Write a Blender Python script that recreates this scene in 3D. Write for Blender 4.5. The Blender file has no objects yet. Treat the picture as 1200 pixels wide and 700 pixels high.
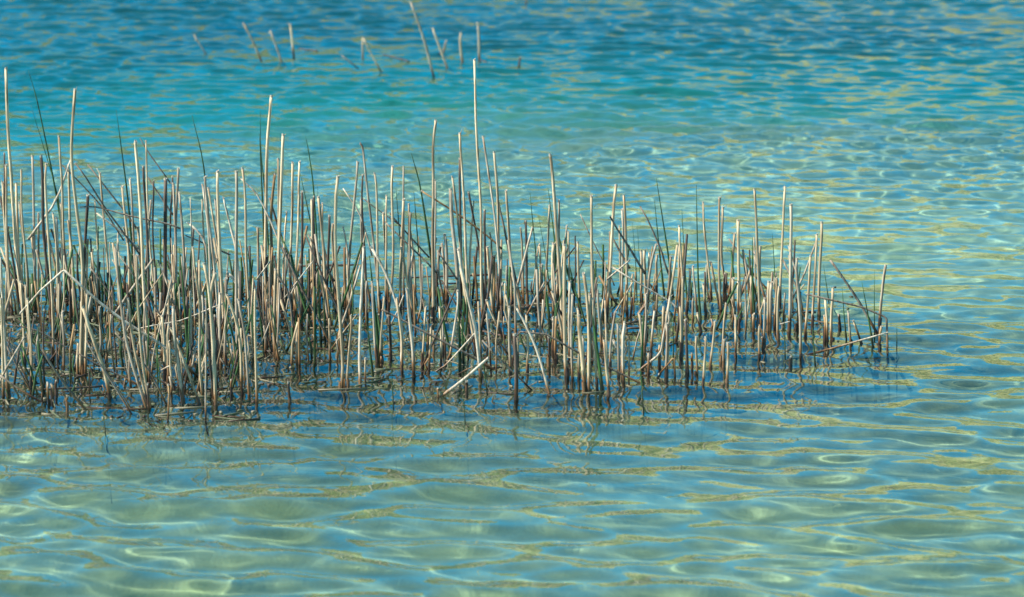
import bpy, math, random
import numpy as np
from mathutils import Vector
random.seed(7); rng = np.random.default_rng(11)
SC = bpy.context.scene
COL = SC.collection

# ---------------------------------------------------------------- camera
CAM_H = 1.25
PITCH = math.radians(9.5)
LENS = 121.9
cam_d = bpy.data.cameras.new('camera'); cam = bpy.data.objects.new('camera', cam_d); COL.objects.link(cam)
cam.location = (0, 0, CAM_H); cam.rotation_euler = (math.radians(90) - PITCH, 0, 0)
cam_d.lens = LENS; cam_d.sensor_width = 36; cam_d.clip_start = 0.1; cam_d.clip_end = 2000
cam_d.dof.use_dof = True; cam_d.dof.focus_distance = 7.0; cam_d.dof.aperture_fstop = 8.5
SC.camera = cam

# ---------------------------------------------------------------- sky and sun
SUN_EL = math.radians(45); SUN_AZ = math.radians(262)      # azimuth clockwise from +Y: behind the camera, to the left
world = bpy.data.worlds.new("World"); SC.world = world; world.use_nodes = True
wn = world.node_tree; wn.nodes.clear()
wo = wn.nodes.new('ShaderNodeOutputWorld'); wb = wn.nodes.new('ShaderNodeBackground')
sky = wn.nodes.new('ShaderNodeTexSky'); sky.sky_type = 'NISHITA'; sky.sun_disc = False
sky.sun_elevation = SUN_EL; sky.sun_rotation = SUN_AZ
sky.air_density = 1.0; sky.dust_density = 0.0; sky.ozone_density = 4.0
wb.inputs['Strength'].default_value = 0.10
hs = wn.nodes.new('ShaderNodeHueSaturation'); hs.inputs['Saturation'].default_value = 1.65; hs.inputs['Hue'].default_value = 0.480
wn.links.new(sky.outputs[0], hs.inputs['Color']); wn.links.new(hs.outputs[0], wb.inputs[0]); wn.links.new(wb.outputs[0], wo.inputs[0])
sd = bpy.data.lights.new('sun', 'SUN'); sd.energy = 4.7; sd.angle = math.radians(0.5); sd.color = (1, 0.95, 0.87)
sun = bpy.data.objects.new('sun', sd); COL.objects.link(sun)
to_sun = Vector((math.sin(SUN_AZ)*math.cos(SUN_EL), math.cos(SUN_AZ)*math.cos(SUN_EL), math.sin(SUN_EL)))
sun.rotation_euler = to_sun.to_track_quat('Z', 'Y').to_euler()
SC.view_settings.view_transform = 'Standard'; SC.view_settings.look = 'None'
SC.view_settings.exposure = 1.15; SC.view_settings.gamma = 1.0
SC.render.engine = 'CYCLES'
SC.cycles.use_denoising = True
SC.cycles.max_bounces = 10; SC.cycles.transmission_bounces = 8; SC.cycles.transparent_max_bounces = 16
SC.cycles.sample_clamp_indirect = 6.0

# ---------------------------------------------------------------- helpers
def px_dir(px, py):
    """ray of a photograph pixel, used once to measure where each stem stands on the water"""
    x = (px - 600) / 1200 * 36 / LENS; y = -(py - 350) / 1200 * 36 / LENS
    c, s = math.cos(PITCH), math.sin(PITCH)
    return Vector((x, c + y * s, -s + y * c))
def on_water(px, py, z=0.0):
    d = px_dir(px, py); t = (z - CAM_H) / d.z
    return Vector((d.x * t, d.y * t, z))
def at_depth(px, py, Y):
    d = px_dir(px, py); t = Y / d.y
    return Vector((d.x * t, Y, CAM_H + d.z * t))
PXR = 36 / LENS / 1200

class N:
    """tiny node helper"""
    def __init__(s, name):
        s.m = bpy.data.materials.new(name); s.m.use_nodes = True; s.t = s.m.node_tree; s.t.nodes.clear()
        s.out = s.t.nodes.new('ShaderNodeOutputMaterial')
    def n(s, kind, **kw):
        nd = s.t.nodes.new('ShaderNode' + kind)
        for k, v in kw.items():
            if k in nd.inputs.keys() if isinstance(k, str) else False: nd.inputs[k].default_value = v
            elif hasattr(nd, k): setattr(nd, k, v)
        return nd
    def l(s, a, b): s.t.links.new(a, b)
    def noise(s, vec, scale, detail=4, rough=0.55, dist=0):
        nd = s.t.nodes.new('ShaderNodeTexNoise'); nd.inputs['Scale'].default_value = scale
        nd.inputs['Detail'].default_value = detail; nd.inputs['Roughness'].default_value = rough; nd.inputs['Distortion'].default_value = dist
        if vec is not None: s.l(vec, nd.inputs['Vector'])
        return nd.outputs['Fac']
    def ramp(s, fac, stops, interp='LINEAR'):
        nd = s.t.nodes.new('ShaderNodeValToRGB'); cr = nd.color_ramp; cr.interpolation = interp
        while len(cr.elements) < len(stops): cr.elements.new(0.5)
        for e, (p, c) in zip(cr.elements, stops):
            e.position = p; e.color = (*c, 1) if len(c) == 3 else c
        s.l(fac, nd.inputs[0]); return nd.outputs[0]
    def mix(s, fac, a, b, mode='MIX'):
        nd = s.t.nodes.new('ShaderNodeMix'); nd.data_type = 'RGBA'; nd.blend_type = mode
        for val, i in ((fac, 0), (a, 6), (b, 7)):
            if isinstance(val, (int, float)): nd.inputs[i].default_value = val
            elif isinstance(val, tuple): nd.inputs[i].default_value = (*val, 1)
            else: s.l(val, nd.inputs[i])
        return nd.outputs[2]
    def math(s, op, a, b=0.0, clamp=False):
        nd = s.t.nodes.new('ShaderNodeMath'); nd.operation = op; nd.use_clamp = clamp
        for val, i in ((a, 0), (b, 1)):
            if isinstance(val, (int, float)): nd.inputs[i].default_value = val
            else: s.l(val, nd.inputs[i])
        return nd.outputs[0]
    def maprange(s, v, a, b, c=0.0, d=1.0):
        nd = s.t.nodes.new('ShaderNodeMapRange'); s.l(v, nd.inputs[0])
        for i, x in enumerate((a, b, c, d)): nd.inputs[i + 1].default_value = x
        return nd.outputs[0]
    def scale(s, vec, sc):
        nd = s.t.nodes.new('ShaderNodeMapping'); nd.inputs['Scale'].default_value = sc; s.l(vec, nd.inputs[0]); return nd.outputs[0]

def link(name, me, parent=None, loc=None):
    o = bpy.data.objects.new(name, me); COL.objects.link(o)
    if parent is not None: o.parent = parent
    if loc is not None: o.location = loc
    return o
def mesh(name, v, f, mat, smooth=True):
    me = bpy.data.meshes.new(name); me.from_pydata([tuple(p) for p in v], [], f)
    me.materials.append(mat)
    if smooth: me.polygons.foreach_set('use_smooth', [True] * len(me.polygons))
    me.update(); return me
def grid_mesh(name, X, Y, Z, mat):
    """quads over a rectangular array of points"""
    ny, nx = X.shape
    co = np.stack([X, Y, Z], -1).reshape(-1, 3).astype(np.float32)
    i = np.arange(ny * nx).reshape(ny, nx)
    q = np.stack([i[:-1, :-1], i[:-1, 1:], i[1:, 1:], i[1:, :-1]], -1).reshape(-1, 4).astype(np.int32)
    me = bpy.data.meshes.new(name)
    me.vertices.add(len(co)); me.vertices.foreach_set('co', co.ravel())
    me.loops.add(q.size); me.loops.foreach_set('vertex_index', q.ravel())
    me.polygons.add(len(q)); me.polygons.foreach_set('loop_start', np.arange(0, q.size, 4, dtype=np.int32))
    me.polygons.foreach_set('use_smooth', np.ones(len(q), dtype=bool))
    me.materials.append(mat); me.update(calc_edges=True); return me

# ---------------------------------------------------------------- materials
def stem_material(name, top, mid, wet=(0.032, 0.017, 0.009), rust=(0.21, 0.105, 0.04), var=0.55, band=0.05, rough=0.75):
    k = N(name)
    geo = k.n('NewGeometry'); oi = k.n('ObjectInfo'); tc = k.n('TexCoord')
    sep = k.n('SeparateXYZ'); k.l(geo.outputs['Position'], sep.inputs[0])
    obj = tc.outputs['Object']
    fib = k.noise(k.scale(obj, (420, 420, 9)), 1.0, 3, 0.6)
    blotch = k.noise(k.scale(obj, (60, 60, 14)), 1.0, 4, 0.6)
    c = k.mix(k.maprange(fib, 0.3, 0.7), mid, top)
    c = k.mix(k.maprange(blotch, 0.52, 0.75, 0, 0.65), c, tuple(x * y for x, y in zip(mid, (0.62, 0.5, 0.4))))
    stripe = k.noise(k.scale(obj, (190, 190, 4)), 1.0, 2, 0.5)
    c = k.mix(k.maprange(stripe, 0.50, 0.62, 0, 0.75), c, tuple(x * y for x, y in zip(mid, (0.45, 0.36, 0.30))))
    spots = k.noise(k.scale(obj, (260, 260, 90)), 1.0, 2, 0.5)
    c = k.mix(k.maprange(spots, 0.68, 0.74, 0, 0.6), c, (0.07, 0.04, 0.025))
    b = k.math('MULTIPLY_ADD', oi.outputs['Random'], var); k.t.nodes[-1].inputs[2].default_value = 1 - var * 0.55
    vm = k.n('VectorMath', operation='SCALE'); k.l(c, vm.inputs[0]); k.l(b, vm.inputs['Scale']); c = vm.outputs[0]
    # wet, stained foot: height above the water, a little different on each stem
    lift = k.math('MULTIPLY_ADD', oi.outputs['Random'], 0.018); k.t.nodes[-1].inputs[2].default_value = band * 0.1 - 0.004
    h = k.math('SUBTRACT', sep.outputs['Z'], lift)
    h = k.math('ADD', h, k.math('MULTIPLY', k.math('SUBTRACT', blotch, 0.5), 0.05))
    c = k.mix(k.maprange(h, 0.022, 0.006), c, rust)
    c = k.mix(k.maprange(h, 0.006, -0.008), c, wet)
    p = k.n('BsdfPrincipled'); k.l(c, p.inputs['Base Color'])
    k.l(k.maprange(h, 0.0, 0.02, 0.32, rough), p.inputs['Roughness']); p.inputs['Specular IOR Level'].default_value = 0.25
    bp = k.n('Bump', Strength=0.35, Distance=0.0006); k.l(fib, bp.inputs['Height']); k.l(bp.outputs[0], p.inputs['Normal'])
    k.l(p.outputs[0], k.out.inputs[0]); return k.m

M = {
 'c': stem_material('dry_straw', (0.66, 0.53, 0.33), (0.33, 0.235, 0.125)),
 'c2': stem_material('grey_straw', (0.56, 0.475, 0.34), (0.26, 0.20, 0.13)),
 'w': stem_material('bleached_straw', (0.62, 0.54, 0.40), (0.44, 0.36, 0.25), var=0.15, band=0.02),
 'd': stem_material('weathered_shaded_brown', (0.14, 0.10, 0.07), (0.05, 0.036, 0.026), rust=(0.07, 0.035, 0.015)),  # weathered brown stems and shadowed ones alike, the shade put into the colour
 'o': stem_material('rusty_straw', (0.42, 0.27, 0.12), (0.24, 0.135, 0.055), rust=(0.20, 0.09, 0.03)),
 'l': stem_material('grey_brown_straw', (0.30, 0.24, 0.17), (0.13, 0.10, 0.07), band=0.02),
 'g': stem_material('green_culm', (0.06, 0.14, 0.03), (0.015, 0.05, 0.02), wet=(0.015, 0.02, 0.01), rust=(0.05, 0.06, 0.02), var=0.5),
}
M['f'] = stem_material('floating_wet_stem', (0.12, 0.085, 0.055), (0.045, 0.032, 0.022), wet=(0.045, 0.03, 0.02), rust=(0.09, 0.06, 0.04), band=-0.1)
k = N('cut_end'); p = k.n('BsdfPrincipled', **{'Base Color': (0.40, 0.33, 0.235, 1), 'Roughness': 0.7}); k.l(p.outputs[0], k.out.inputs[0]); M['end'] = k.m
k = N('hollow_pith'); p = k.n('BsdfPrincipled', **{'Base Color': (0.16, 0.11, 0.07, 1), 'Roughness': 0.9}); k.l(p.outputs[0], k.out.inputs[0]); M['pith'] = k.m
k = N('wet_sheath'); oi = k.n('ObjectInfo'); tc = k.n('TexCoord')
c = k.ramp(oi.outputs['Random'], [(0, (0.018, 0.010, 0.006)), (0.4, (0.04, 0.020, 0.010)), (0.75, (0.12, 0.055, 0.02)), (1, (0.24, 0.125, 0.045))])
c = k.mix(k.maprange(k.noise(k.scale(tc.outputs['Object'], (300, 300, 20)), 1.0, 3), 0.35, 0.7), c, (0.03, 0.014, 0.008))
p = k.n('BsdfPrincipled', Roughness=0.4); k.l(c, p.inputs['Base Color']); k.l(p.outputs[0], k.out.inputs[0]); M['sheath'] = k.m
for nm, col in (('litter_tan', (0.17, 0.14, 0.075)), ('litter_olive', (0.07, 0.08, 0.03))):
    k = N(nm); p = k.n('BsdfPrincipled', Roughness=0.6); p.inputs['Base Color'].default_value = (*col, 1); k.l(p.outputs[0], k.out.inputs[0]); M[nm] = k.m

WATER_TINT = (0.88, 0.98, 0.94, 1)
DEEP_ABS = (0.0002, 0.42, 0.60)
WAVES = ((0.36, 0.040, 8, 20), (0.20, 0.074, 16, 26), (0.13, 0.084, 22, 30), (0.085, 0.048, 22, 42), (0.055, 0.016, 20, 60))
CAUSTICS = True
BANK_H = 22.0
T_CLEAR = 0.32

# ---------------------------------------------------------------- water, lake bed, far shore
def bed_z(x, y):
    """shallow marl shelf that drops away behind the reeds"""
    d = 0.20 + 0.04 * np.sin(x * 1.7 + y * 0.9) + 0.03 * np.sin(x * 3.1 - y * 2.3 + 1)
    d = d + 0.03 * np.clip(5.9 - y, 0, 2)
    t = np.clip((y - 9.7 - 0.12 * x - 0.3 * np.sin(x * 1.3 + 1.0)) / 5.5, 0, 3)
    return -np.minimum(d + 0.62 * t + 0.55 * t ** 2, 1.75 + 0.12 * np.sin(x * 1.1 + y * 0.8) + 0.05 * t)

RINGS = [(*on_water(px, py)[:2], s0) for px, py, s0 in ((403, 456, .13), (1042, 408, .12), (605, 468, .12), (130, 467, .1), (732, 448, .1), (854, 450, .1), (173, 478, .12), (646, 463, .1), (301, 472, .1), (938, 418, .1), (485, 442, .1))]
def waves(x, y):
    r = np.random.default_rng(5)
    h = np.zeros_like(x)
    calm = 1 - 0.35 * np.exp(-((y - 7.2) / 0.8) ** 2) * (1 / (1 + np.exp(np.clip((x - 1.0) * 3, -30, 30))))
    far = np.clip((y - 6.6) / 4.0, 0, 1); far = far * far * (3 - 2 * far)
    for lam, slope, n, spread in WAVES:
        hk = np.zeros_like(x)
        for _ in range(n):
            l = lam * math.exp(r.normal(0, 0.20)); a = math.radians(90 - 8 + r.normal(0, spread)); ph = r.uniform(0, 6.283)
            kx, ky = 2 * math.pi / l * math.cos(a), 2 * math.pi / l * math.sin(a)
            amp = slope * math.sqrt(2 / n) * l / (2 * math.pi)
            arg = kx * x + ky * y + ph
            w = np.sin(arg)
            if lam > 0.12: w = w + 0.18 * np.cos(2 * arg)      # slightly peaked crests
            hk += amp * w
        near = 1 + 0.22 * np.clip((6.4 - y) / 0.8, 0, 1)
        h += hk * ((calm * near * (1 + 0.30 * far)) if lam > 0.12 else (0.85 + 1.6 * far))
    # slow patches of stronger and weaker ripple
    g = 0.85 + 0.3 * np.sin(x * 1.9 + y * 0.7) * np.sin(y * 1.3 - x * 0.6)
    h = h * g
    for rx, ry, s0 in RINGS:                                # little rings spreading from stems that sway
        d = np.hypot(x - rx, y - ry); h = h + s0 * 0.05 / 6.28 * np.sin(2 * math.pi * d / 0.05) * np.exp(-d / 0.10) * np.clip(d / 0.03, 0, 1)
    return h

k = N('lake_water')
rf = k.n('BsdfRefraction', IOR=1.333, Roughness=0.0); rf.inputs['Color'].default_value = WATER_TINT
gs = k.n('BsdfGlossy', Roughness=0.0); gs.inputs['Color'].default_value = (1, 1, 1, 1)
geo = k.n('NewGeometry'); bp = k.n('Bump', Strength=1.0, Distance=0.00025)
nz = k.noise(k.scale(geo.outputs['Position'], (1, 1.7, 1)), 38, 2, 0.5); k.l(nz, bp.inputs['Height']); k.l(bp.outputs[0], gs.inputs['Normal'])
dt = k.n('VectorMath', operation='DOT_PRODUCT'); k.l(bp.outputs[0], dt.inputs[0]); k.l(geo.outputs['Incoming'], dt.inputs[1])
cs = k.math('SUBTRACT', 1.0, k.math('ABSOLUTE', dt.outputs['Value']), clamp=True)
fr = k.math('ADD', k.math('MULTIPLY', k.math('POWER', cs, 5.0), 0.98), 0.02, clamp=True)       # Schlick, the same from either side
mx = k.n('MixShader')
tr = k.n('BsdfTransparent'); tr.inputs['Color'].default_value = WATER_TINT; m2 = k.n('MixShader'); m2.inputs[0].default_value = T_CLEAR
k.l(rf.outputs[0], m2.inputs[1]); k.l(tr.outputs[0], m2.inputs[2])
k.l(fr, mx.inputs[0]); k.l(m2.outputs[0], mx.inputs[1]); k.l(gs.outputs[0], mx.inputs[2])
k.l(mx.outputs[0], k.out.inputs['Surface'])
M['water'] = k.m

k = N('marl_bed'); geo = k.n('NewGeometry'); P = geo.outputs['Position']
sep = k.n('SeparateXYZ'); k.l(P, sep.inputs[0])
base = k.ramp(k.noise(k.scale(P, (1, 0.8, 1)), 2.2, 5, 0.6), [(0.3, (0.21, 0.235, 0.10)), (0.5, (0.27, 0.31, 0.16)), (0.7, (0.35, 0.40, 0.24))])
base = k.mix(k.maprange(sep.outputs['Y'], 7.7, 9.2, 0, 0.85), base, k.ramp(k.noise(P, 1.6, 4, 0.6), [(0.3, (0.34, 0.42, 0.25)), (0.7, (0.50, 0.60, 0.40))]))
alg = k.maprange(k.noise(P, 5.5, 5, 0.65), 0.52, 0.72, 0, 0.6)
base = k.mix(alg, base, (0.20, 0.23, 0.08))
# dark muck, roots and litter among the reeds
lx = k.math('DIVIDE', k.math('SUBTRACT', sep.outputs['X'], -0.45), 1.45)
ly = k.math('DIVIDE', k.math('SUBTRACT', sep.outputs['Y'], 7.1), 0.78)
rr = k.math('ADD', k.math('MULTIPLY', lx, lx), k.math('MULTIPLY', ly, ly))
rr = k.math('ADD', rr, k.math('MULTIPLY', k.math('SUBTRACT', k.noise(P, 3.0, 5, 0.6), 0.5), 1.1))
muck = k.ramp(k.noise(P, 24, 5, 0.7), [(0.3, (0.025, 0.026, 0.016)), (0.5, (0.075, 0.075, 0.035)), (0.62, (0.17, 0.165, 0.07)), (0.78, (0.28, 0.27, 0.14))])
c = k.mix(k.maprange(rr, 1.35, 0.75), base, muck)
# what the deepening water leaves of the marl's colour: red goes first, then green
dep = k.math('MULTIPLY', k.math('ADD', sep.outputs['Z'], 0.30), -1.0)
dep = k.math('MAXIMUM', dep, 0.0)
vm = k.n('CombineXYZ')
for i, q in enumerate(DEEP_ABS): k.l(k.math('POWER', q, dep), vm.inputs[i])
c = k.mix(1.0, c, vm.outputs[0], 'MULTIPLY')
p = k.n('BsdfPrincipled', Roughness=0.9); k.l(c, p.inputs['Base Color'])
bp = k.n('Bump', Strength=0.6, Distance=0.01); k.l(k.noise(P, 30, 5, 0.6), bp.inputs['Height']); k.l(bp.outputs[0], p.inputs['Normal'])
k.l(p.outputs[0], k.out.inputs[0]); M['bed'] = k.m

def axis(a, b, step, out, grow=1.35):
    core = list(np.arange(a, b + step / 2, step)); s = step * 6
    lo, hi = [], []; v = core[0]
    while v > -out: v -= s; s *= grow; lo.append(v)
    s = step * 6; v = core[-1]
    while v < out: v += s; s *= grow; hi.append(v)
    return np.array(lo[::-1] + core + hi)
STEP = 0.0115
xs = axis(-2.7, 2.7, STEP, 300); ys = axis(3.9, 17.0, STEP, 300)
X, Y = np.meshgrid(xs, ys)
fade = np.clip((2.7 - np.abs(X)) / 0.3, 0, 1) * np.clip((Y - 3.9) / 0.3, 0, 1) * np.clip((17.0 - Y) / 0.5, 0, 1)
Z = waves(X, Y) * fade
o = link('lake_water', grid_mesh('lake_water', X, Y, Z, M['water'])); o['kind'] = 'structure'
bx = axis(-3.5, 3.5, 0.08, 300); by = axis(3, 18, 0.08, 300)
X, Y = np.meshgrid(bx, by)
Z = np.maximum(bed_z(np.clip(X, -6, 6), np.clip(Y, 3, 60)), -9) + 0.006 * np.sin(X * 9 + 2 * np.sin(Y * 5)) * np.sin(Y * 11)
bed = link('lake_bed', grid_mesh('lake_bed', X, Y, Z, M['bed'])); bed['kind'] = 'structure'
if CAUSTICS:
    bpy.data.objects['lake_water'].cycles.is_caustics_caster = True
    bed.cycles.is_caustics_receiver = True
    sd.cycles.is_caustics_light = True

# far shore: dry reed belt, bank and scrub, out of the frame but mirrored in the ripples
k = N('bank_earth'); geo = k.n('NewGeometry'); P = geo.outputs['Position']
c = k.ramp(k.noise(P, 0.35, 6, 0.65), [(0.35, (0.24, 0.25, 0.06)), (0.5, (0.38, 0.35, 0.12)), (0.65, (0.55, 0.47, 0.21))])
p = k.n('BsdfPrincipled', Roughness=0.95); k.l(c, p.inputs['Base Color']); k.l(p.outputs[0], k.out.inputs[0]); M['bank'] = k.m
gx = np.linspace(-160, 160, 161); gy = np.linspace(60, 200, 60)
X, Y = np.meshgrid(gx, gy)
Z = -9.5 + 9.5 * np.clip((Y - 60) / 6, 0, 1) + BANK_H * (1 - np.exp(-np.clip(Y - 66, 0, 200) / 28)) * (1 + 0.06 * np.sin(X * 0.06 + 1) + 0.08 * np.sin(X * 0.17)) + 0.5 * np.sin(X * 0.5 + Y * 0.3)
o = link('far_bank', grid_mesh('far_bank', X, Y, Z, M['bank'])); o['kind'] = 'structure'
def blades(name, n, xr, yr, hr, w, mats, zf):
    r = np.random.default_rng(21)
    x = r.uniform(*xr, n); y = r.uniform(*yr, n); h = r.uniform(*hr, n); a = r.uniform(0, 3.14, n); tx = r.normal(0, 0.12, n) * h; ty = r.normal(0, 0.12, n) * h
    z = zf(x, y); dx, dy = np.cos(a) * w, np.sin(a) * w
    v = np.stack([np.stack([x - dx, y - dy, z], -1), np.stack([x + dx, y + dy, z], -1), np.stack([x + tx, y + ty, z + h], -1)], 1).reshape(-1, 3)
    me = bpy.data.meshes.new(name); me.from_pydata(v.tolist(), [], np.arange(3 * n).reshape(-1, 3).tolist())
    for m in mats: me.materials.append(m)
    me.polygons.foreach_set('material_index', r.integers(0, len(mats), n).astype(np.int32)); me.update()
    return me
def plain(name, col, rough=0.8):
    k = N(name); p = k.n('BsdfPrincipled', Roughness=rough); geo = k.n('NewGeometry')
    c = k.mix(k.noise(geo.outputs['Position'], 1.3, 4), tuple(v * 0.6 for v in col), tuple(min(1, v * 1.4) for v in col))
    k.l(c, p.inputs['Base Color']); k.l(p.outputs[0], k.out.inputs[0]); return k.m
me = blades('far_reed_belt', 16000, (-70, 70), (62, 67), (2.2, 3.6), 0.06, [plain('far_straw', (0.50, 0.40, 0.20)), plain('far_tan', (0.40, 0.33, 0.14)), plain('far_green', (0.22, 0.26, 0.06))], lambda x, y: x * 0 - 0.3)
o = link('far_reed_belt', me); o['kind'] = 'stuff'
me = blades('far_scrub', 60000, (-90, 90), (66, 130), (0.6, 2.6), 0.4, [plain('scrub_olive', (0.28, 0.29, 0.07)), plain('scrub_green', (0.17, 0.22, 0.04)), plain('scrub_gold', (0.54, 0.45, 0.20))],
    lambda x, y: BANK_H * (1 - np.exp(-np.clip(y - 66, 0, 200) / 28)))
o = link('far_scrub', me); o['kind'] = 'stuff'
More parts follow.
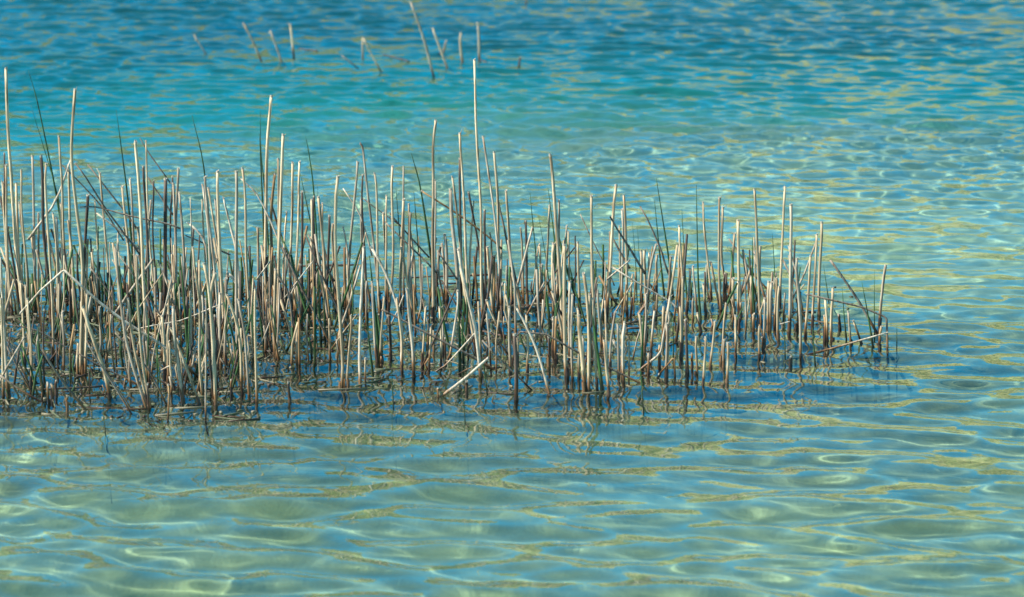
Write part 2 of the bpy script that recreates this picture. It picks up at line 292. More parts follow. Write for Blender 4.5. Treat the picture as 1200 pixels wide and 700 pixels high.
REEDS = """
c 3 227,41 243,66
c 4 285,27 306,71
c 4 317,37 330,74
c 4 340,29 344,66
f 3 350,57 372,60
l 3 400,65 419,80
c 4 425,44 425,69
c 3 426,45 447,85
f 3.5 449,64 479,72
c 4.5 481,2 497,48 508,88
c 4 507,33 525,82
wc2 5 523,48 519,62
c 5 540,39 542,73
c 5 560,27 562,70
f 3 562,70 570,73
d 4 610,67 608,79
c 3 618,-12 617,4
c 5 7,80 11,180 20,302 27,372
g 2.5 33,83 45,125 68,240 80,330
g 2 36,123 70,240 76,312
c 5 88,105 86,180 89,240 95,320 97,439
c 4 38,183 41,302 42,352
d 5 48,183 54,302 60,372
c 4 54,192 58,302 62,421
c 4 69,160 77,302 84,360
kw 3.5 83,187 70,225 61,243 33,281 @352
c 4 80,193 82,260 84,341
d 5 103,229 99,302 98,346
c 3.5 117,203 122,260 130,352
c 3 111,236 115,302 117,346
l 3 88,191 121,240 142,267 165,300 @360
l 2.5 71,192 97,218 121,245 145,282 @350
l 3 103,193 145,245 160,268 @345
w 3 112,249 142,272 162,292 @352
l 2.5 94,243 112,243 150,253 195,262 211,268 @362
g 2.5 136,128 143,180 151,245 158,340
c 4 143,219 151,302 152,352
c 3.5 152,210 157,270 160,347
c 5 159,166 160,180 163,240 168,302 172,402
d 4 168,195 171,260 173,302 176,380
c 3 171,165 174,260 182,352
l 2 164,162 175,180 200,215 @345
l 3 172,206 192,237 203,252 @350
d 3 180,212 182,300 186,370
c 4 177,235 172,302 168,362
d 6 194,210 193,302 193,362
c 4 203,215 205,302 206,352
d 3 202,207 201,260 200,350
c 4 209,198 206,260 205,346
c 4 7,194 9,302 14,366
c 4 3,214 8,302 12,362
c 4 13,219 22,302 30,372
c 4 19,215 22,302 26,352
c 3.5 25,199 27,260 33,352
d 3 5,180 6,250 10,350
c 3.5 23,238 30,302 34,352
c 3.5 45,250 45,302 45,347
c 3.5 71,238 73,302 78,350
c 4 66,255 68,302 72,362
c 4 80,259 84,302 88,375
c 3.5 62,250 66,302 68,376
d 4 0,230 14,300 22,352
c 4 1,350 3,400 4,465
c 5 0,300 5,380 9,463
c 3.5 103,281 101,346
c 4 108,292 108,347
c 4 73,366 74,434
d 3 52,363 51,390 52,456
c 4 24,330 27,380 29,428
c 4 30,335 34,380 36,440
c 3.5 32,350 37,412 36,456
l 3 40,371 37,390 36,412 @430
kw 4 24,367 47,341 72,319 75,317 116,354 145,376 175,395 201,412 234,444 @446
l 2.5 6,380 44,388 82,411 112,437
l 3 91,414 114,427 161,450
l 2.5 105,313 127,341 140,362 @380
l 2.5 140,300 166,335 184,360 200,392 @400
w 3 201,325 191,360 183,411 180,439
w 2 163,385 186,380 210,376 238,365 261,356 @420
c 6 96,355 97,395 97,437
c 4.5 102,345 101,390 100,441
c 4 117,360 118,420
c 6 97,360 114,412 123,440 129,467
l 3 101,399 122,434 154,486
l 2 120,430 133,448 153,478
l 4 50,410 77,450 100,480
l 4 0,440 25,458 46,470
l 3 7,405 22,435 37,460
l 2.5 5,393 33,448
c 4 56,449 58,472
c 4 60,450 61,468
d 4 66,446 66,463
o 3.5 79,464 79,483
f 3 38,457 80,455 120,453
w 2 146,444 145,452
c 4.5 135,290 144,365 152,411 171,478
c 4 150,350 156,400 174,476
c 4 160,300 166,415 176,478
d 3 173,450 175,480
l 3 135,390 156,413 175,437 194,473
o 3 197,451 196,492
w 2.5 189,434 201,428 @450
c 4.5 190,370 193,444
c 4 198,380 197,446
g 2 82,400 82,448
g 1.5 120,467 124,512
c 4 210,226 216,302 218,371
w 2.5 223,232 226,302 228,380
c 4 240,208 243,240 250,302 258,402
c 3.5 237,216 246,302 250,382
c 3.5 244,220 257,302 263,373
c 5 255,201 258,302 263,392
g 2.5 225,135 240,205 252,350
c 5 277,201 277,302 279,424
c 4 284,197 290,302 291,391
w 3 282,209 305,234 335,302 @360
w 4 262,232 270,266 277,302 285,402
c 3 237,234 240,300 242,360
c 3 252,234 256,302 258,350
w 4 221,262 235,275 242,292 246,330 @372
l 2.5 217,276 238,285 270,299 @360
c 4 271,270 277,302 283,382
c 4 302,267 302,302 303,347
c 5 318,113 313,180 311,302 312,352
g 2 305,130 306,180 311,232 318,340
g 2.5 304,157 306,200 312,340
o 4.5 322,204 318,260 320,352
c 4 326,186 327,302 330,362
c 5 332,158 330,230 327,302 325,382
l 4 316,232 326,267 338,302 350,345
c 3 336,248 333,302 332,350
c 4 343,191 341,302 343,362
c 4 351,190 348,302 345,372
g 3 352,204 368,281 378,345
g 2 358,160 362,180 368,229 374,335
d 4 354,225 354,302 352,366
c 3.5 365,234 366,302 367,352
d 3.5 368,230 368,302 370,366
c 4.5 373,231 380,302 381,376
g 1.5 372,218 376,330
c 3 378,238 379,302 380,350
d 4 386,253 384,302 383,355
c 4 390,263 392,302 394,352
c 5 396,207 395,302 400,411 399,455
w 3.5 402,266 407,300 410,350
w 2.5 402,221 423,254 436,300 @360
l 3 361,275 375,301 392,330 @365
d 4 308,290 308,352
d 5 313,300 313,352
c 5 318,305 317,347
d 3 313,352 314,404
c 5.5 323,316 322,382 323,412
l 3.5 321,321 337,342 344,385 344,394
l 3.5 331,290 350,332 384,399
d 5 352,310 353,376
d 5 344,315 344,352
d 4 362,310 362,374
o 3.5 368,345 369,385
g 3 373,320 376,398
g 2.5 379,330 381,395
g 1.5 388,340 384,398
w 3 317,306 301,328 @380
w 2 367,306 333,350 @390
f 3.5 349,312 385,311 420,311
w 6 267,321 274,328 281,337 @390
c 5 239,309 246,350 251,412 253,477
c 5 252,321 246,357 250,400 254,455
c 4 226,290 233,360 234,412 238,465
c 3.5 223,342 224,412 232,436
c 4 224,360 223,435
c 3 241,350 241,420 242,492
c 5 203,360 205,399 215,474
c 4 200,385 209,407 234,474
c 3.5 198,400 205,460
c 4.5 258,344 258,412 259,427
c 4.5 265,327 264,412 265,427
c 3.5 237,346 237,380 238,405
d 4 252,370 252,424
d 4 256,360 256,424
c 4.5 266,346 279,395 284,459
c 4 279,351 287,395 292,462
c 4 299,339 299,390 301,472
o 3.5 271,445 271,461
d 4 338,448 340,473
o 3 404,441 404,455
c 3.5 411,370 410,400 408,456
g 4 290,290 296,340 297,406
g 3 303,350 309,405
g 3.5 210,290 215,340 220,412
g 4 242,280 248,350 250,380
l 2.5 258,420 270,432 282,448 284,460
c 4 419,190 413,255 410,302 408,362
d 3 425,205 427,302 428,360
c 3.5 423,234 424,302 426,352
c 3.5 422,168 426,180 433,241 438,292 445,347
c 3.5 439,203 442,250 444,301 446,362
c 4 460,195 460,302 455,366
c 3 453,229 452,302 453,355
c 3 473,195 472,302 472,350
c 4.5 473,234 470,302 469,362
c 3 479,239 477,302 478,354
c 3.5 481,250 480,302 481,366
c 3.5 449,250 452,302 455,352
g 2 464,221 468,270 474,345
g 2 485,225 487,250 491,301 494,345
g 3.5 482,180 493,222 505,301 511,338
o 3 494,224 535,250 575,280 588,292 @360
c 4.5 511,142 508,180 507,250 508,302 507,370
c 3 510,211 509,300 510,352
c 6 528,222 531,264 535,302 538,365
c 3.5 530,207 540,292 545,362
d 4 539,186 539,292 540,350
c 4 539,156 544,232 546,302 549,382
d 3.5 549,225 561,288 568,352
c 3.5 555,236 551,294 549,350
c 4 556,70 560,180 563,250 564,302 566,378
d 4 568,246 568,302 569,364
c 3.5 566,160 578,241 584,300 588,366
c 4 579,178 583,232 585,300 588,354
l 4 584,236 592,267 599,302 609,350
c 4 593,224 596,267 598,302 600,356
c 3 574,273 575,302 577,350
c 5 521,275 523,302 524,352
l 3 451,260 494,302 512,320 @365
l 2.5 456,249 470,266 503,302 @360
l 2 423,231 470,265 @350
l 3 513,295 536,328 @370
w 5 426,290 424,342 422,412 422,450
o 3.5 416,314 410,362
c 4 430,330 430,376
g 4.5 433,300 438,350 445,422
c 4 450,348 448,412 448,423
c 4 436,330 440,400 442,423
w 2.5 473,346 458,382 @400
w 5 435,290 458,330 470,374 469,412 469,433
c 4 465,350 471,400 471,436
c 4 470,290 479,341 487,377
c 5 477,339 480,377 484,412 485,442
w 3 495,310 493,357 490,375
c 3.5 499,360 495,412 495,430
c 3.5 505,384 503,432
c 3 508,388 508,414
l 4 447,363 479,379 540,411 577,433
w 4 536,341 536,363 529,412 524,424
w 3 557,390 524,426 510,436
w 5.5 572,420 545,443 515,466
o 3 513,455 514,466
w 2 554,430 538,438
w 5.5 537,292 550,355 557,388 563,444
c 5 540,313 552,377 558,410
c 4.5 571,290 575,330 579,372
o 4 579,300 579,364
c 3.5 570,352 590,396
c 4 598,313 606,340 612,372
f 3 465,326 520,324 575,322
f 2.5 512,333 538,332
f 3 575,360 605,361 633,361
f 4 566,388 580,392 592,394
d 6 603,392 605,468
kl 3.5 604,420 603,397 610,389 640,392 679,414 752,450
d 4 455,370 458,420
g 1.5 459,424 461,476
g 3 429,370 437,441
c 3 428,420 429,450
c 3.5 515,360 517,430
c 3.5 519,370 519,410
d 3 522,396 522,417
g 3.5 537,350 539,430
g 3 543,350 543,423
c 3 570,365 575,428
c 4.5 597,360 598,436
c 4 592,345 597,400
d 4 547,447 547,457
g 2.5 565,415 571,462
l 3 565,399 610,445 622,457
g 1.5 543,464 545,494
l 3 575,389 600,421
c 3 610,267 612,296 614,350
d 4 616,259 617,322 618,352
c 4 624,267 610,322 600,357
g 3 621,226 630,322 630,352
c 3.5 632,287 633,322 634,350
c 3.5 644,241 640,322 638,352
g 2.5 642,219 650,284 654,345
g 1.5 631,252 640,305 644,340
c 5 645,182 647,200 652,270 656,322 660,386
c 3.5 655,235 654,300 654,352
c 5.5 649,286 648,322 649,374
c 3 664,265 661,291 660,345
c 3.5 666,272 667,322 668,360
c 5.5 661,287 661,322 662,370 665,443
c 4 677,284 677,322 679,366
c 4.5 693,230 694,322 698,385
l 2 680,251 710,312 720,335 @360
c 5 722,217 717,275 714,322 711,366
c 4 715,272 713,322 711,352
l 3.5 715,254 756,321 @370
l 3.5 716,276 738,315 @362
c 4 731,229 734,322 735,366
c 3.5 729,246 730,322 731,354
c 3 726,265 727,322 728,346
l 3 750,242 769,284 784,322 @350
g 3.5 769,209 784,305 788,345
g 2.5 767,235 772,287 778,343
g 1.5 741,261 745,310 746,340
g 1.5 747,265 750,320 751,345
c 4 751,294 752,352
c 4.5 755,294 756,360
c 3.5 761,297 759,352
c 4 769,287 762,315 757,355 749,367
c 4 770,299 769,345
c 4 786,301 783,352
c 3.5 796,265 799,322 800,358
g 2.5 799,245 803,322 806,360
c 4 796,287 797,345
w 3 738,305 711,328 @380
w 3 717,313 780,351 794,362 @400
g 3 816,217 818,322 821,376
c 3.5 824,237 831,322 833,349
c 4 843,232 843,322 845,362
c 4 847,243 846,305 855,345
c 4 861,274 857,322 853,350
c 5 865,258 866,322 868,370
l 3 854,280 882,321 900,340
c 4 833,307 844,361
c 4 809,316 805,362
c 3.5 812,312 818,366
c 4 884,222 886,256 888,298 891,375
c 4 884,295 891,330 897,352
c 4 891,289 890,325
g 3 882,278 884,370
c 4 920,219 915,312 914,357
g 2 905,274 908,321 910,350
c 5 927,240 927,322 925,389
c 4.5 934,303 935,348 939,418
c 4 950,300 944,396
c 4 957,275 952,386
c 4.5 963,261 960,368
l 4.5 973,305 1005,351 1029,392
kl 3.5 945,345 1010,360 1036,371 1039,374 1040,406
w 3.5 1040,390 977,408 958,413
c 4.5 1038,311 1031,379
o 4.5 1033,383 1031,408
c 4 994,365 998,404
c 3.5 1000,376 1010,404
c 4.5 976,338 976,399
d 4 983,369 984,384
c 4 967,352 970,401
o 3.5 966,370 966,401
g 2 987,337 992,399
g 2.5 1010,331 1023,406
g 1.5 1025,317 1025,394
g 1.5 1051,382 1051,407
g 2.5 952,384 955,423
g 1.5 965,310 971,352
f 3.5 928,366 956,366
w 2 914,380 926,377 @392
c 3.5 812,347 812,373
c 3.5 824,333 827,365
c 3.5 817,367 822,391
c 4 838,377 833,432
c 4 851,356 846,411 845,422
c 5 859,327 860,366
c 3.5 865,330 866,370
c 3.5 868,355 868,371
c 4 862,370 862,417
d 3.5 866,372 866,388
c 3 874,325 873,387
c 3.5 880,324 881,366
c 4.5 883,369 883,391
c 3.5 896,350 896,405
c 4 890,383 890,419
d 3 893,395 893,408
c 5 901,330 900,386
c 5 904,332 902,386
c 4 910,326 908,384
c 4 913,336 912,399
c 3.5 920,344 919,374
g 2 919,372 920,416
d 3.5 933,350 933,383
d 3.5 850,320 849,347
c 4 816,395 815,439
c 4 827,395 825,421 824,453
c 4 849,398 848,432
c 4.5 853,402 852,448
o 3.5 811,414 811,433
d 4 894,395 894,407
d 3.5 926,419 926,426
d 4.5 803,375 806,438
c 4 797,360 798,417
w 4 785,348 777,395 773,415 752,433
ko 3.5 772,439 788,421 790,420 791,441
c 4 628,300 629,353
c 3 635,310 635,356
g 4 637,310 645,381
c 4 647,342 656,374 660,402
c 4 671,346 671,445
c 4.5 668,330 667,380 668,420
c 4 677,362 679,443
c 6 678,370 681,410 685,458
c 5 684,321 689,377 691,459
c 4 694,350 697,415 700,458
g 4.5 694,369 698,397 706,459
c 4.5 708,399 714,464
w 4.5 605,360 615,380 630,415 645,463
d 4.5 643,395 643,431
o 4.5 652,372 652,420
c 4 648,372 648,410
c 4 617,370 618,436
c 4 606,395 606,428
c 4 700,340 705,405
c 4 721,366 716,402 715,430
w 5 732,377 731,448
c 4 729,389 729,431
c 3 737,400 737,441
c 4 724,380 725,441
d 3.5 741,349 739,370
w 5 719,400 724,407 730,416 @435
c 4 749,367 752,402 753,430
c 4 757,345 755,413
c 3.5 760,414 760,438
c 4 767,365 763,416
c 5 778,360 777,395
c 5 781,380 781,441
o 3.5 773,405 773,431
d 4 805,380 805,435
g 2 789,370 789,418
g 1.5 750,415 754,481
f 4 735,385 760,384
f 3 736,379 777,369
c 4 800,325 799,412
c 4 691,345 693,420
c 3.5 770,345 768,372
c 3.5 683,395 684,430
"""

# ---------------------------------------------------------------- stems
def tube(pts, radii, sides, mat, name, cap=True, wob=0.0):
    """one continuous tapering tube through points, parallel-transported rings"""
    v, f = [], []; n = len(pts)
    T = [(pts[min(i + 1, n - 1)] - pts[max(i - 1, 0)]).normalized() for i in range(n)]
    u = T[0].orthogonal().normalized()
    for i in range(n):
        u = (u - T[i] * u.dot(T[i])).normalized(); w = T[i].cross(u)
        for j in range(sides):
            a = 2 * math.pi * j / sides; r = radii[i] * (1 + (random.uniform(-wob, wob) if wob else 0))
            v.append(pts[i] + (u * math.cos(a) + w * math.sin(a)) * r)
    for i in range(n - 1):
        for j in range(sides):
            a, b = i * sides + j, i * sides + (j + 1) % sides
            f.append((a, b, b + sides, a + sides))
    if cap:
        f.append(tuple(range(sides))[::-1]); f.append(tuple((n - 1) * sides + j for j in range(sides)))
    return mesh(name, v, f, mat)
def spline(P, n):
    """smooth curve through the measured points, even spacing"""
    if len(P) == 2: return [P[0].lerp(P[1], i / (n - 1)) for i in range(n)]
    out = []; seg = len(P) - 1
    for i in range(n):
        t = i / (n - 1) * seg; s = min(int(t), seg - 1); q = t - s
        p0 = P[max(s - 1, 0)]; p1 = P[s]; p2 = P[s + 1]; p3 = P[min(s + 2, seg)]
        m1 = (p2 - p0) * 0.5 if s > 0 else (p2 - p1); m2 = (p3 - p1) * 0.5 if s < seg - 1 else (p2 - p1)
        out.append(p1 * (2*q**3 - 3*q**2 + 1) + m1 * (q**3 - 2*q**2 + q) + p2 * (-2*q**3 + 3*q**2) + m2 * (q**3 - q**2))
    return out

THINGS = []
def end_ring(top, axis_, r, parent, slant):
    """pale slanted rim of a cut stem with its recessed pith"""
    u = axis_.orthogonal().normalized(); w = axis_.cross(u); S = 8; v = []; f = []
    a0 = random.uniform(0, 6.28)
    def ring(rad, dz, sl):
        for j in range(S):
            a = 2 * math.pi * j / S; v.append(top + (u * math.cos(a) + w * math.sin(a)) * rad + axis_ * (dz + sl * math.cos(a - a0)))
    ring(r * 1.02, -0.0025, 0); ring(r * 1.04, r * 0.5, slant); ring(r * 0.72, r * 0.5, slant * 0.7); ring(r * 0.66, -r * 0.4, 0)
    for i in range(3):
        for j in range(S): f.append((i*S + j, i*S + (j+1) % S, (i+1)*S + (j+1) % S, (i+1)*S + j))
    f.append(tuple(3*S + j for j in range(S)))
    me = mesh('cut_end', v, f, M['end'], smooth=False); me.materials.append(M['pith']); me.polygons[len(me.polygons) - 1].material_index = 1
    return link('cut_end', me, parent)

def build(line):
    row = None
    if '@' in line: line, r_ = line.split('@'); row = float(r_)
    q = line.split(); kind, w = q[0][0], float(q[1]); kmat = q[0][1:] or None; P2 = [tuple(float(a) for a in s.split(',')) for s in q[2:]]
    xb, yb = P2[-1]
    if kind == 'f':
        P = [on_water(x, y, 0.004) for x, y in P2]; Y = P[-1].y
    else:
        Y = on_water(600, row if row else yb).y
        lean = (random.gauss(0, 0.05) if kind in 'cdog' else random.gauss(0, 0.12))
        hmax = (yb - min(y for _, y in P2)) * PXR * Y
        if kind in 'cdogl' and row is None and len(P2) == 2 and hmax > 0.08:   # a culm is never dead straight
            (xa, ya), (xc, yc) = P2; j = random.gauss(0, 0.012) * (yc - ya)
            P2 = [P2[0], ((xa + xc) / 2 + j, (ya + yc) / 2), P2[1]]
        P = []
        for x, y in P2:
            hh = max(0.0, (yb - y) * PXR * Y)
            P.append(at_depth(x, y, Y + (lean * hh if row is None else lean * (hmax / 2 - hh))))
    D = P[-1].y; r = w * PXR * D * 0.5 * (0.79 if kind != 'g' else 1.05) * (0.8 if D > 9.5 else 1)
    reach = kind != 'f' and (row is None)
    if reach:                                                     # carry on under water into the bed
        d = (P[-1] - P[-2]).normalized()
        if d.z > -0.25: d = Vector((d.x, d.y, -0.35)).normalized()
        depth = 0.12 if D < 9.5 else 0.05
        P.append(P[-1] + d * min(0.16 if D < 9.5 else 0.06, depth / -d.z))
    length = sum((P[i + 1] - P[i]).length for i in range(len(P) - 1))
    n = max(5, min(18, int(length / 0.03) + 2))
    pts = spline(P, n) if kind != 'k' else None
    if pts and kind in 'cdlwo':                                   # small crooks and wobbles of real culms
        a1, a2, f1, f2 = random.gauss(0, 0.0016), random.gauss(0, 0.0016), random.uniform(8, 26), random.uniform(0, 6.3)
        s_ = 0.0
        for i in range(1, n - 2):
            s_ += (pts[i] - pts[i - 1]).length; pts[i] = pts[i] + Vector((a1 * math.sin(s_ * f1 + f2), a2 * math.cos(s_ * f1), 0))
    if pts is None:
        pts = []
        for a, b in zip(P[:-1], P[1:]):
            m = max(2, int((b - a).length / 0.04)); pts += [a.lerp(b, i / m) for i in range(m)]
        pts.append(P[-1]); n = len(pts)
    base = pts[-1] if not reach else P[-2]
    name = {'g': 'green_reed_stem', 'f': 'floating_stem', 'l': 'broken_reed_stem', 'w': 'broken_reed_stem', 'k': 'broken_reed_stem'}.get(kind, 'cut_reed_stem')
    e = bpy.data.objects.new(name, None); COL.objects.link(e); e.location = base; e.empty_display_size = 0.02
    pts = [p - base for p in pts]
    if kind == 'g':
        rad = [r * (0.18 + 0.9 * min(1, (i / (n - 1)) * 1.5)) for i in range(n)]
    else:
        t0, t1 = (0.88, 1.06) if kind in 'cdo' else (0.75, 1.1)
        rad = [r * (t0 + (t1 - t0) * i / (n - 1)) * random.uniform(0.95, 1.05) for i in range(n)]
    mk = kmat or (kind if kind in M else 'w')
    if kind == 'c' and random.random() < 0.35: mk = 'c2'
    culm = link('culm', tube(pts, rad, 8, M[mk], 'culm', wob=0.06), e)
    if kind in 'cdowk' and w >= 2.9:
        ax = (pts[0] - pts[1]).normalized(); end_ring(pts[0], ax, rad[0], e, random.uniform(0, 0.9) * rad[0])
    if kind in 'cdow' and w >= 3 and random.random() < 0.3:         # a torn strip of the old stem standing off the cut
        ax = (pts[0] - pts[1]).normalized(); sd_ = Vector((random.choice((-1, 1)), random.uniform(-1, 1), 0)).normalized()
        b0 = pts[0] - ax * random.uniform(0.004, 0.012) + sd_ * rad[0] * 0.7; Ls = random.uniform(0.006, 0.016)
        sp = [b0, b0 + ax * Ls * 0.5 + sd_ * Ls * 0.08, b0 + ax * Ls + sd_ * Ls * random.uniform(0.15, 0.6)]
        link('splinter', tube(sp, [rad[0] * 0.4, rad[0] * 0.32, rad[0] * 0.1], 5, M[mk], 'splinter'), e)
    if kind in 'cdo' and w >= 3.4 and D < 9:
        # ragged wet sheath round the foot
        hgt = min(random.choice((0.006, 0.01, 0.016, 0.026)), 0.6 * abs(pts[0].z)); dn = (pts[-1] - pts[-2]).normalized(); up = -(P[-3] - P[-2]).normalized() if len(P) > 2 else dn
        S = 8; v = []; f = []
        k1 = random.uniform(1.12, 1.3)
        un = (P[-3] - P[-2]).normalized()
        uu = un.orthogonal().normalized(); ww = un.cross(uu)
        for lvl, kk in ((-0.05, 1.05), (0.0, 1.0), (0.55, 0.95), (1.0, 0.9)):
            for j in range(S):
                a = 2 * math.pi * j / S; z = lvl if lvl < 0 else lvl * hgt * (1 if lvl < 1 else random.uniform(0.75, 1.35))
                v.append(un * z + (uu * math.cos(a) + ww * math.sin(a)) * rad[-1] * k1 * kk)
        for i in range(3):
            for j in range(S): f.append((i*S + j, i*S + (j+1) % S, (i+1)*S + (j+1) % S, (i+1)*S + j))
        link('basal_sheath', mesh('basal_sheath', v, f, M['sheath']), e)
    e['category'] = {'green_reed_stem': 'green reed', 'floating_stem': 'floating stem', 'broken_reed_stem': 'broken reed'}.get(name, 'cut reed')
    top2, bot2 = P2[0], P2[-1]
    THINGS.append(dict(o=e, kind=kind, name=name, x=bot2[0], y=row or bot2[1], h=(bot2[1] - min(p[1] for p in P2)), dx=top2[0] - bot2[0], w=w, mk=mk, D=D, x0=top2[0], y0=top2[1], n=len(P2)))
    return e
for ln in REEDS.strip().splitlines(): build(ln)
SPECIAL_LABELS = [
 ((556, 70), 'tallest thin dry stem of the clump, rising near its middle to the turquoise water'),
 ((318, 113), 'tall thick pale stem, highest one in the left part of the clump'),
 ((7, 80), 'very tall slim stem closest to the left border of the photo'),
 ((88, 105), 'very tall pale stem standing clear above the left end of the clump'),
 ((511, 142), 'tall straight stem topping its neighbours just left of the tallest one'),
 ((645, 182), 'tall brownish stem leaning slightly left, highest right of the middle'),
 ((24, 367), 'bleached reed snapped into a wide upside-down V, left end of the clump'),
 ((604, 420), 'arched grey-brown reed bowing over from a dark base down to the water'),
 ((945, 345), 'long grey stem bent sharply down to the water at the right tip'),
 ((1040, 390), 'pale broken stem slanting into the water below the bent reed, right tip'),
 ((973, 305), 'dark straight stem slanting down right, alone before the right tip'),
 ((1038, 311), 'tall pale stem, the last upright one at the right tip of the clump'),
 ((447, 363), 'long dark stem slanting down right across the middle front of the clump'),
 ((572, 420), 'thick bleached broken stem slanting down left at the middle front edge'),
 ((772, 439), 'small ochre reed folded into a tent shape at the waterline'),
 ((785, 348), 'bleached stem curving down left into the water, right part of the clump'),
 ((494, 224), 'rusty orange stem slanting down right above the middle of the clump'),
 ((884, 222), 'tall stem with a split wide tip near the right end'),
 ((481, 2), 'tallest blurred stem tilted left in the deep water behind the clump'),
 ((83, 187), 'crooked bleached stem bent twice, rising beside a tall stem at left'),
]

# ---------------------------------------------------------------- what each stem is called
def ordinal(i, n):
    if n == 2: return ('left one of two', 'right one of two')[i]
    if i == 0: return 'leftmost of %s' % WORD[n]
    if i == n - 1: return 'rightmost of %s' % WORD[n]
    return '%s from left of %s' % (ORD[i], WORD[n])
WORD = dict(enumerate('zero one two three four five six seven eight nine ten eleven twelve thirteen fourteen fifteen sixteen seventeen eighteen'.split()))
ORD = dict(enumerate('first second third fourth fifth sixth seventh eighth ninth tenth eleventh twelfth thirteenth fourteenth fifteenth sixteenth'.split()))
SHADE = {'c': 'pale', 'c2': 'greyish', 'w': 'bleached', 'd': 'dark', 'o': 'rusty', 'l': 'drab', 'g': 'green', 'f': 'brown'}
def describe(t):
    px = t['x']
    far = t['y'] < 120
    hh = t['h'] * (1 if not far else 1)
    size = 'stub' if hh < 30 else 'short' if hh < 75 else 'medium' if hh < 135 else 'tall' if hh < 210 else 'very tall'
    s = t['dx'] / max(hh, 1)
    lean = 'upright' if abs(s) < 0.045 else ('leaning ' if abs(s) < 0.2 else 'steeply ') + ('left' if s < 0 else 'right')
    if t['kind'] in 'lwk' : lean = ('kinked, ' if t['kind'] == 'k' else 'slanting ') + ('down right' if s < 0 else 'down left')
    edge = ((90, 'left edge'), (210, 'left end'), (330, 'left part'), (460, 'left of middle'), (580, 'clump middle'),
            (700, 'right of middle'), (830, 'right part'), (930, 'near right end'), (2000, 'right tip'))
    col = next(w for lim, w in edge if px < lim)
    row = 'back row' if t['y'] < 366 else 'middle rows' if t['y'] < 418 else 'front row'
    sh = SHADE[t['mk']]
    if far:
        return f"{'blurred ' + sh} {size if size != 'stub' else 'low'} stem {lean}, out beyond the clump"
    if t['kind'] == 'f': return f"{sh} dead stem floating flat, {row}, {col}"
    if t['kind'] == 'g': return f"{size} green stem {lean}, {row}, {col}"
    if t['kind'] in 'lwk': return f"{sh} broken stem {lean}, {row}, {col}"
    if size == 'stub': return f"{sh} cut stub {lean}, {row}, {col}"
    return f"{size} {sh} cut stem {lean}, {row}, {col}"
from collections import defaultdict
bins = defaultdict(list)
for t in THINGS:
    t['label'] = describe(t); bins[t['label']].append(t)
for lab, ts in bins.items():
    if len(ts) > 1:
        ts.sort(key=lambda t: t['x'])
        for i, t in enumerate(ts): t['label'] = lab + ', ' + ordinal(i, len(ts))
for t in THINGS:                       # name the clump wherever the words allow
    if 'clump' not in t['label'] and len(t['label'].split()) <= 14:
        for w in ('left edge', 'left end', 'left part', 'left of middle', 'right of middle', 'right part', 'near right end', 'right tip'):
            if ', ' + w in t['label']: t['label'] = t['label'].replace(', ' + w, ', ' + w + ' of clump', 1); break
for key, lab in SPECIAL_LABELS:
    x, y = key
    t = min(THINGS, key=lambda t: (t['x0'] - x) ** 2 + (t['y0'] - y) ** 2); t['label'] = lab
GROUPS = {'cut_reed_stem': 'cut dry reed stems standing in the lake', 'green_reed_stem': 'thin green reed stems among the dry ones', 'broken_reed_stem': 'broken and slanting dead stems in the clump', 'floating_stem': 'dead stems lying on the water'}
for t in THINGS:
    t['o']['label'] = t['label'].replace(' ,', ','); t['o']['group'] = GROUPS[t['name']]

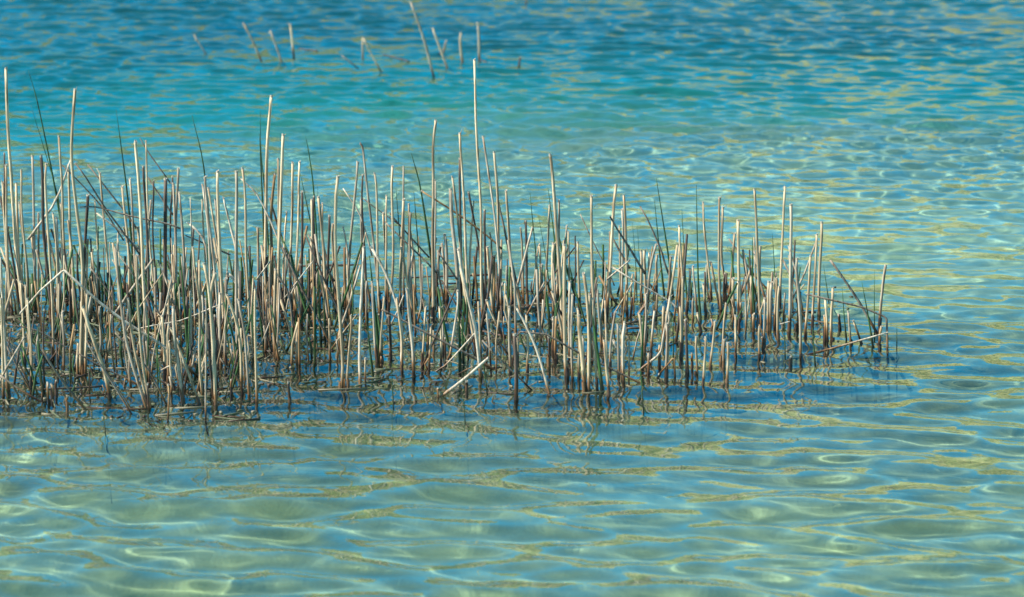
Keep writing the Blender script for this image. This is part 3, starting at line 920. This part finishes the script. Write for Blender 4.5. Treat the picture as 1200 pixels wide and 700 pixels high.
# ---------------------------------------------------------------- dense old stubble and floating litter among the reeds
r = random.Random(3)
def joined(name, items, mats):
    v, f, mi = [], [], []
    for pts, rad, m in items:
        S = 6; o0 = len(v)
        ax = (pts[-1] - pts[0]).normalized(); u = ax.orthogonal().normalized(); w = ax.cross(u)
        for i, p in enumerate(pts):
            for j in range(S):
                a = 2 * math.pi * j / S; v.append(p + (u * math.cos(a) + w * math.sin(a)) * rad[i])
        for i in range(len(pts) - 1):
            for j in range(S): f.append((o0 + i*S + j, o0 + i*S + (j+1) % S, o0 + (i+1)*S + (j+1) % S, o0 + (i+1)*S + j)); mi.append(m)
        f.append(tuple(o0 + j for j in range(S))[::-1]); mi.append(m)
        f.append(tuple(o0 + (len(pts)-1) * S + j for j in range(S))); mi.append(m)
    me = mesh(name, v, f, M[mats[0]]); [me.materials.append(M[m]) for m in mats[1:]]
    me.polygons.foreach_set('material_index', mi); me.update()
    o = link(name, me); o['kind'] = 'stuff'; return o
def front(x):      # photograph row of the clump's near edge
    return 470 if x < 300 else 430 if x < 400 else 440 if x < 760 else 400 if x < 900 else 385
items = []
for q_ in range(600):
    x = r.uniform(-20, 420) if q_ > 330 else r.choice((r.uniform(-30, 330), r.uniform(-10, 700), r.uniform(480, 960)))
    y = 343 + (front(x) - 343) * r.random() ** 1.7
    hgt = r.choice((r.uniform(18, 110), r.uniform(40, 170))) * (1 if y < 400 else 0.6) * (0.6 if x > 800 else 1)
    hgt = min(hgt, y - r.uniform(262, 335)); hgt = max(hgt, 12)
    p = on_water(x, y); px = PXR * p.y
    top = p + Vector((r.gauss(0, r.choice((0.06, 0.10, 0.35))), r.gauss(0, 0.10), 1)) * hgt * px
    bot = p - (top - p).normalized() * 0.12
    mid = (p + top) / 2 + Vector((r.gauss(0, 1), r.gauss(0, 1), 0)) * 0.003
    R = r.uniform(0.7, 1.8) * px
    items.append(([top, mid, p, bot], [R * 0.85, R * 0.95, R, R * 1.1], r.choice((0, 0, 0, 1, 1, 2, 2, 3, 4, 4, 4))))
o = joined('reed_stubble', items, ['c', 'c2', 'd', 'o', 'g'])
items = []
for _ in range(950):
    x = r.choice((r.uniform(-40, 330), r.uniform(-40, 700), r.gauss(420, 260))); y = r.uniform(338, front(x) + 22)
    if x > 1020: continue
    p = on_water(x, y, 0.001); L = r.choice((0.004, 0.007, 0.012, 0.03, 0.07)) * r.uniform(0.6, 1.4); a = r.uniform(0, 3.14)
    d = Vector((math.cos(a), math.sin(a), r.gauss(0, 0.06))) * L / 2; R = r.uniform(0.0008, 0.0022) * (1.6 if L < 0.01 else 1)
    p.z = float(waves(np.array([p.x]), np.array([p.y]))[0]) + 0.0005
    items.append(([p - d, p + d], [R, R * 0.8], r.choice((0, 1, 1, 2, 2, 3))))
o = joined('floating_litter', items, ['f', 'litter_tan', 'litter_olive', 'd'])
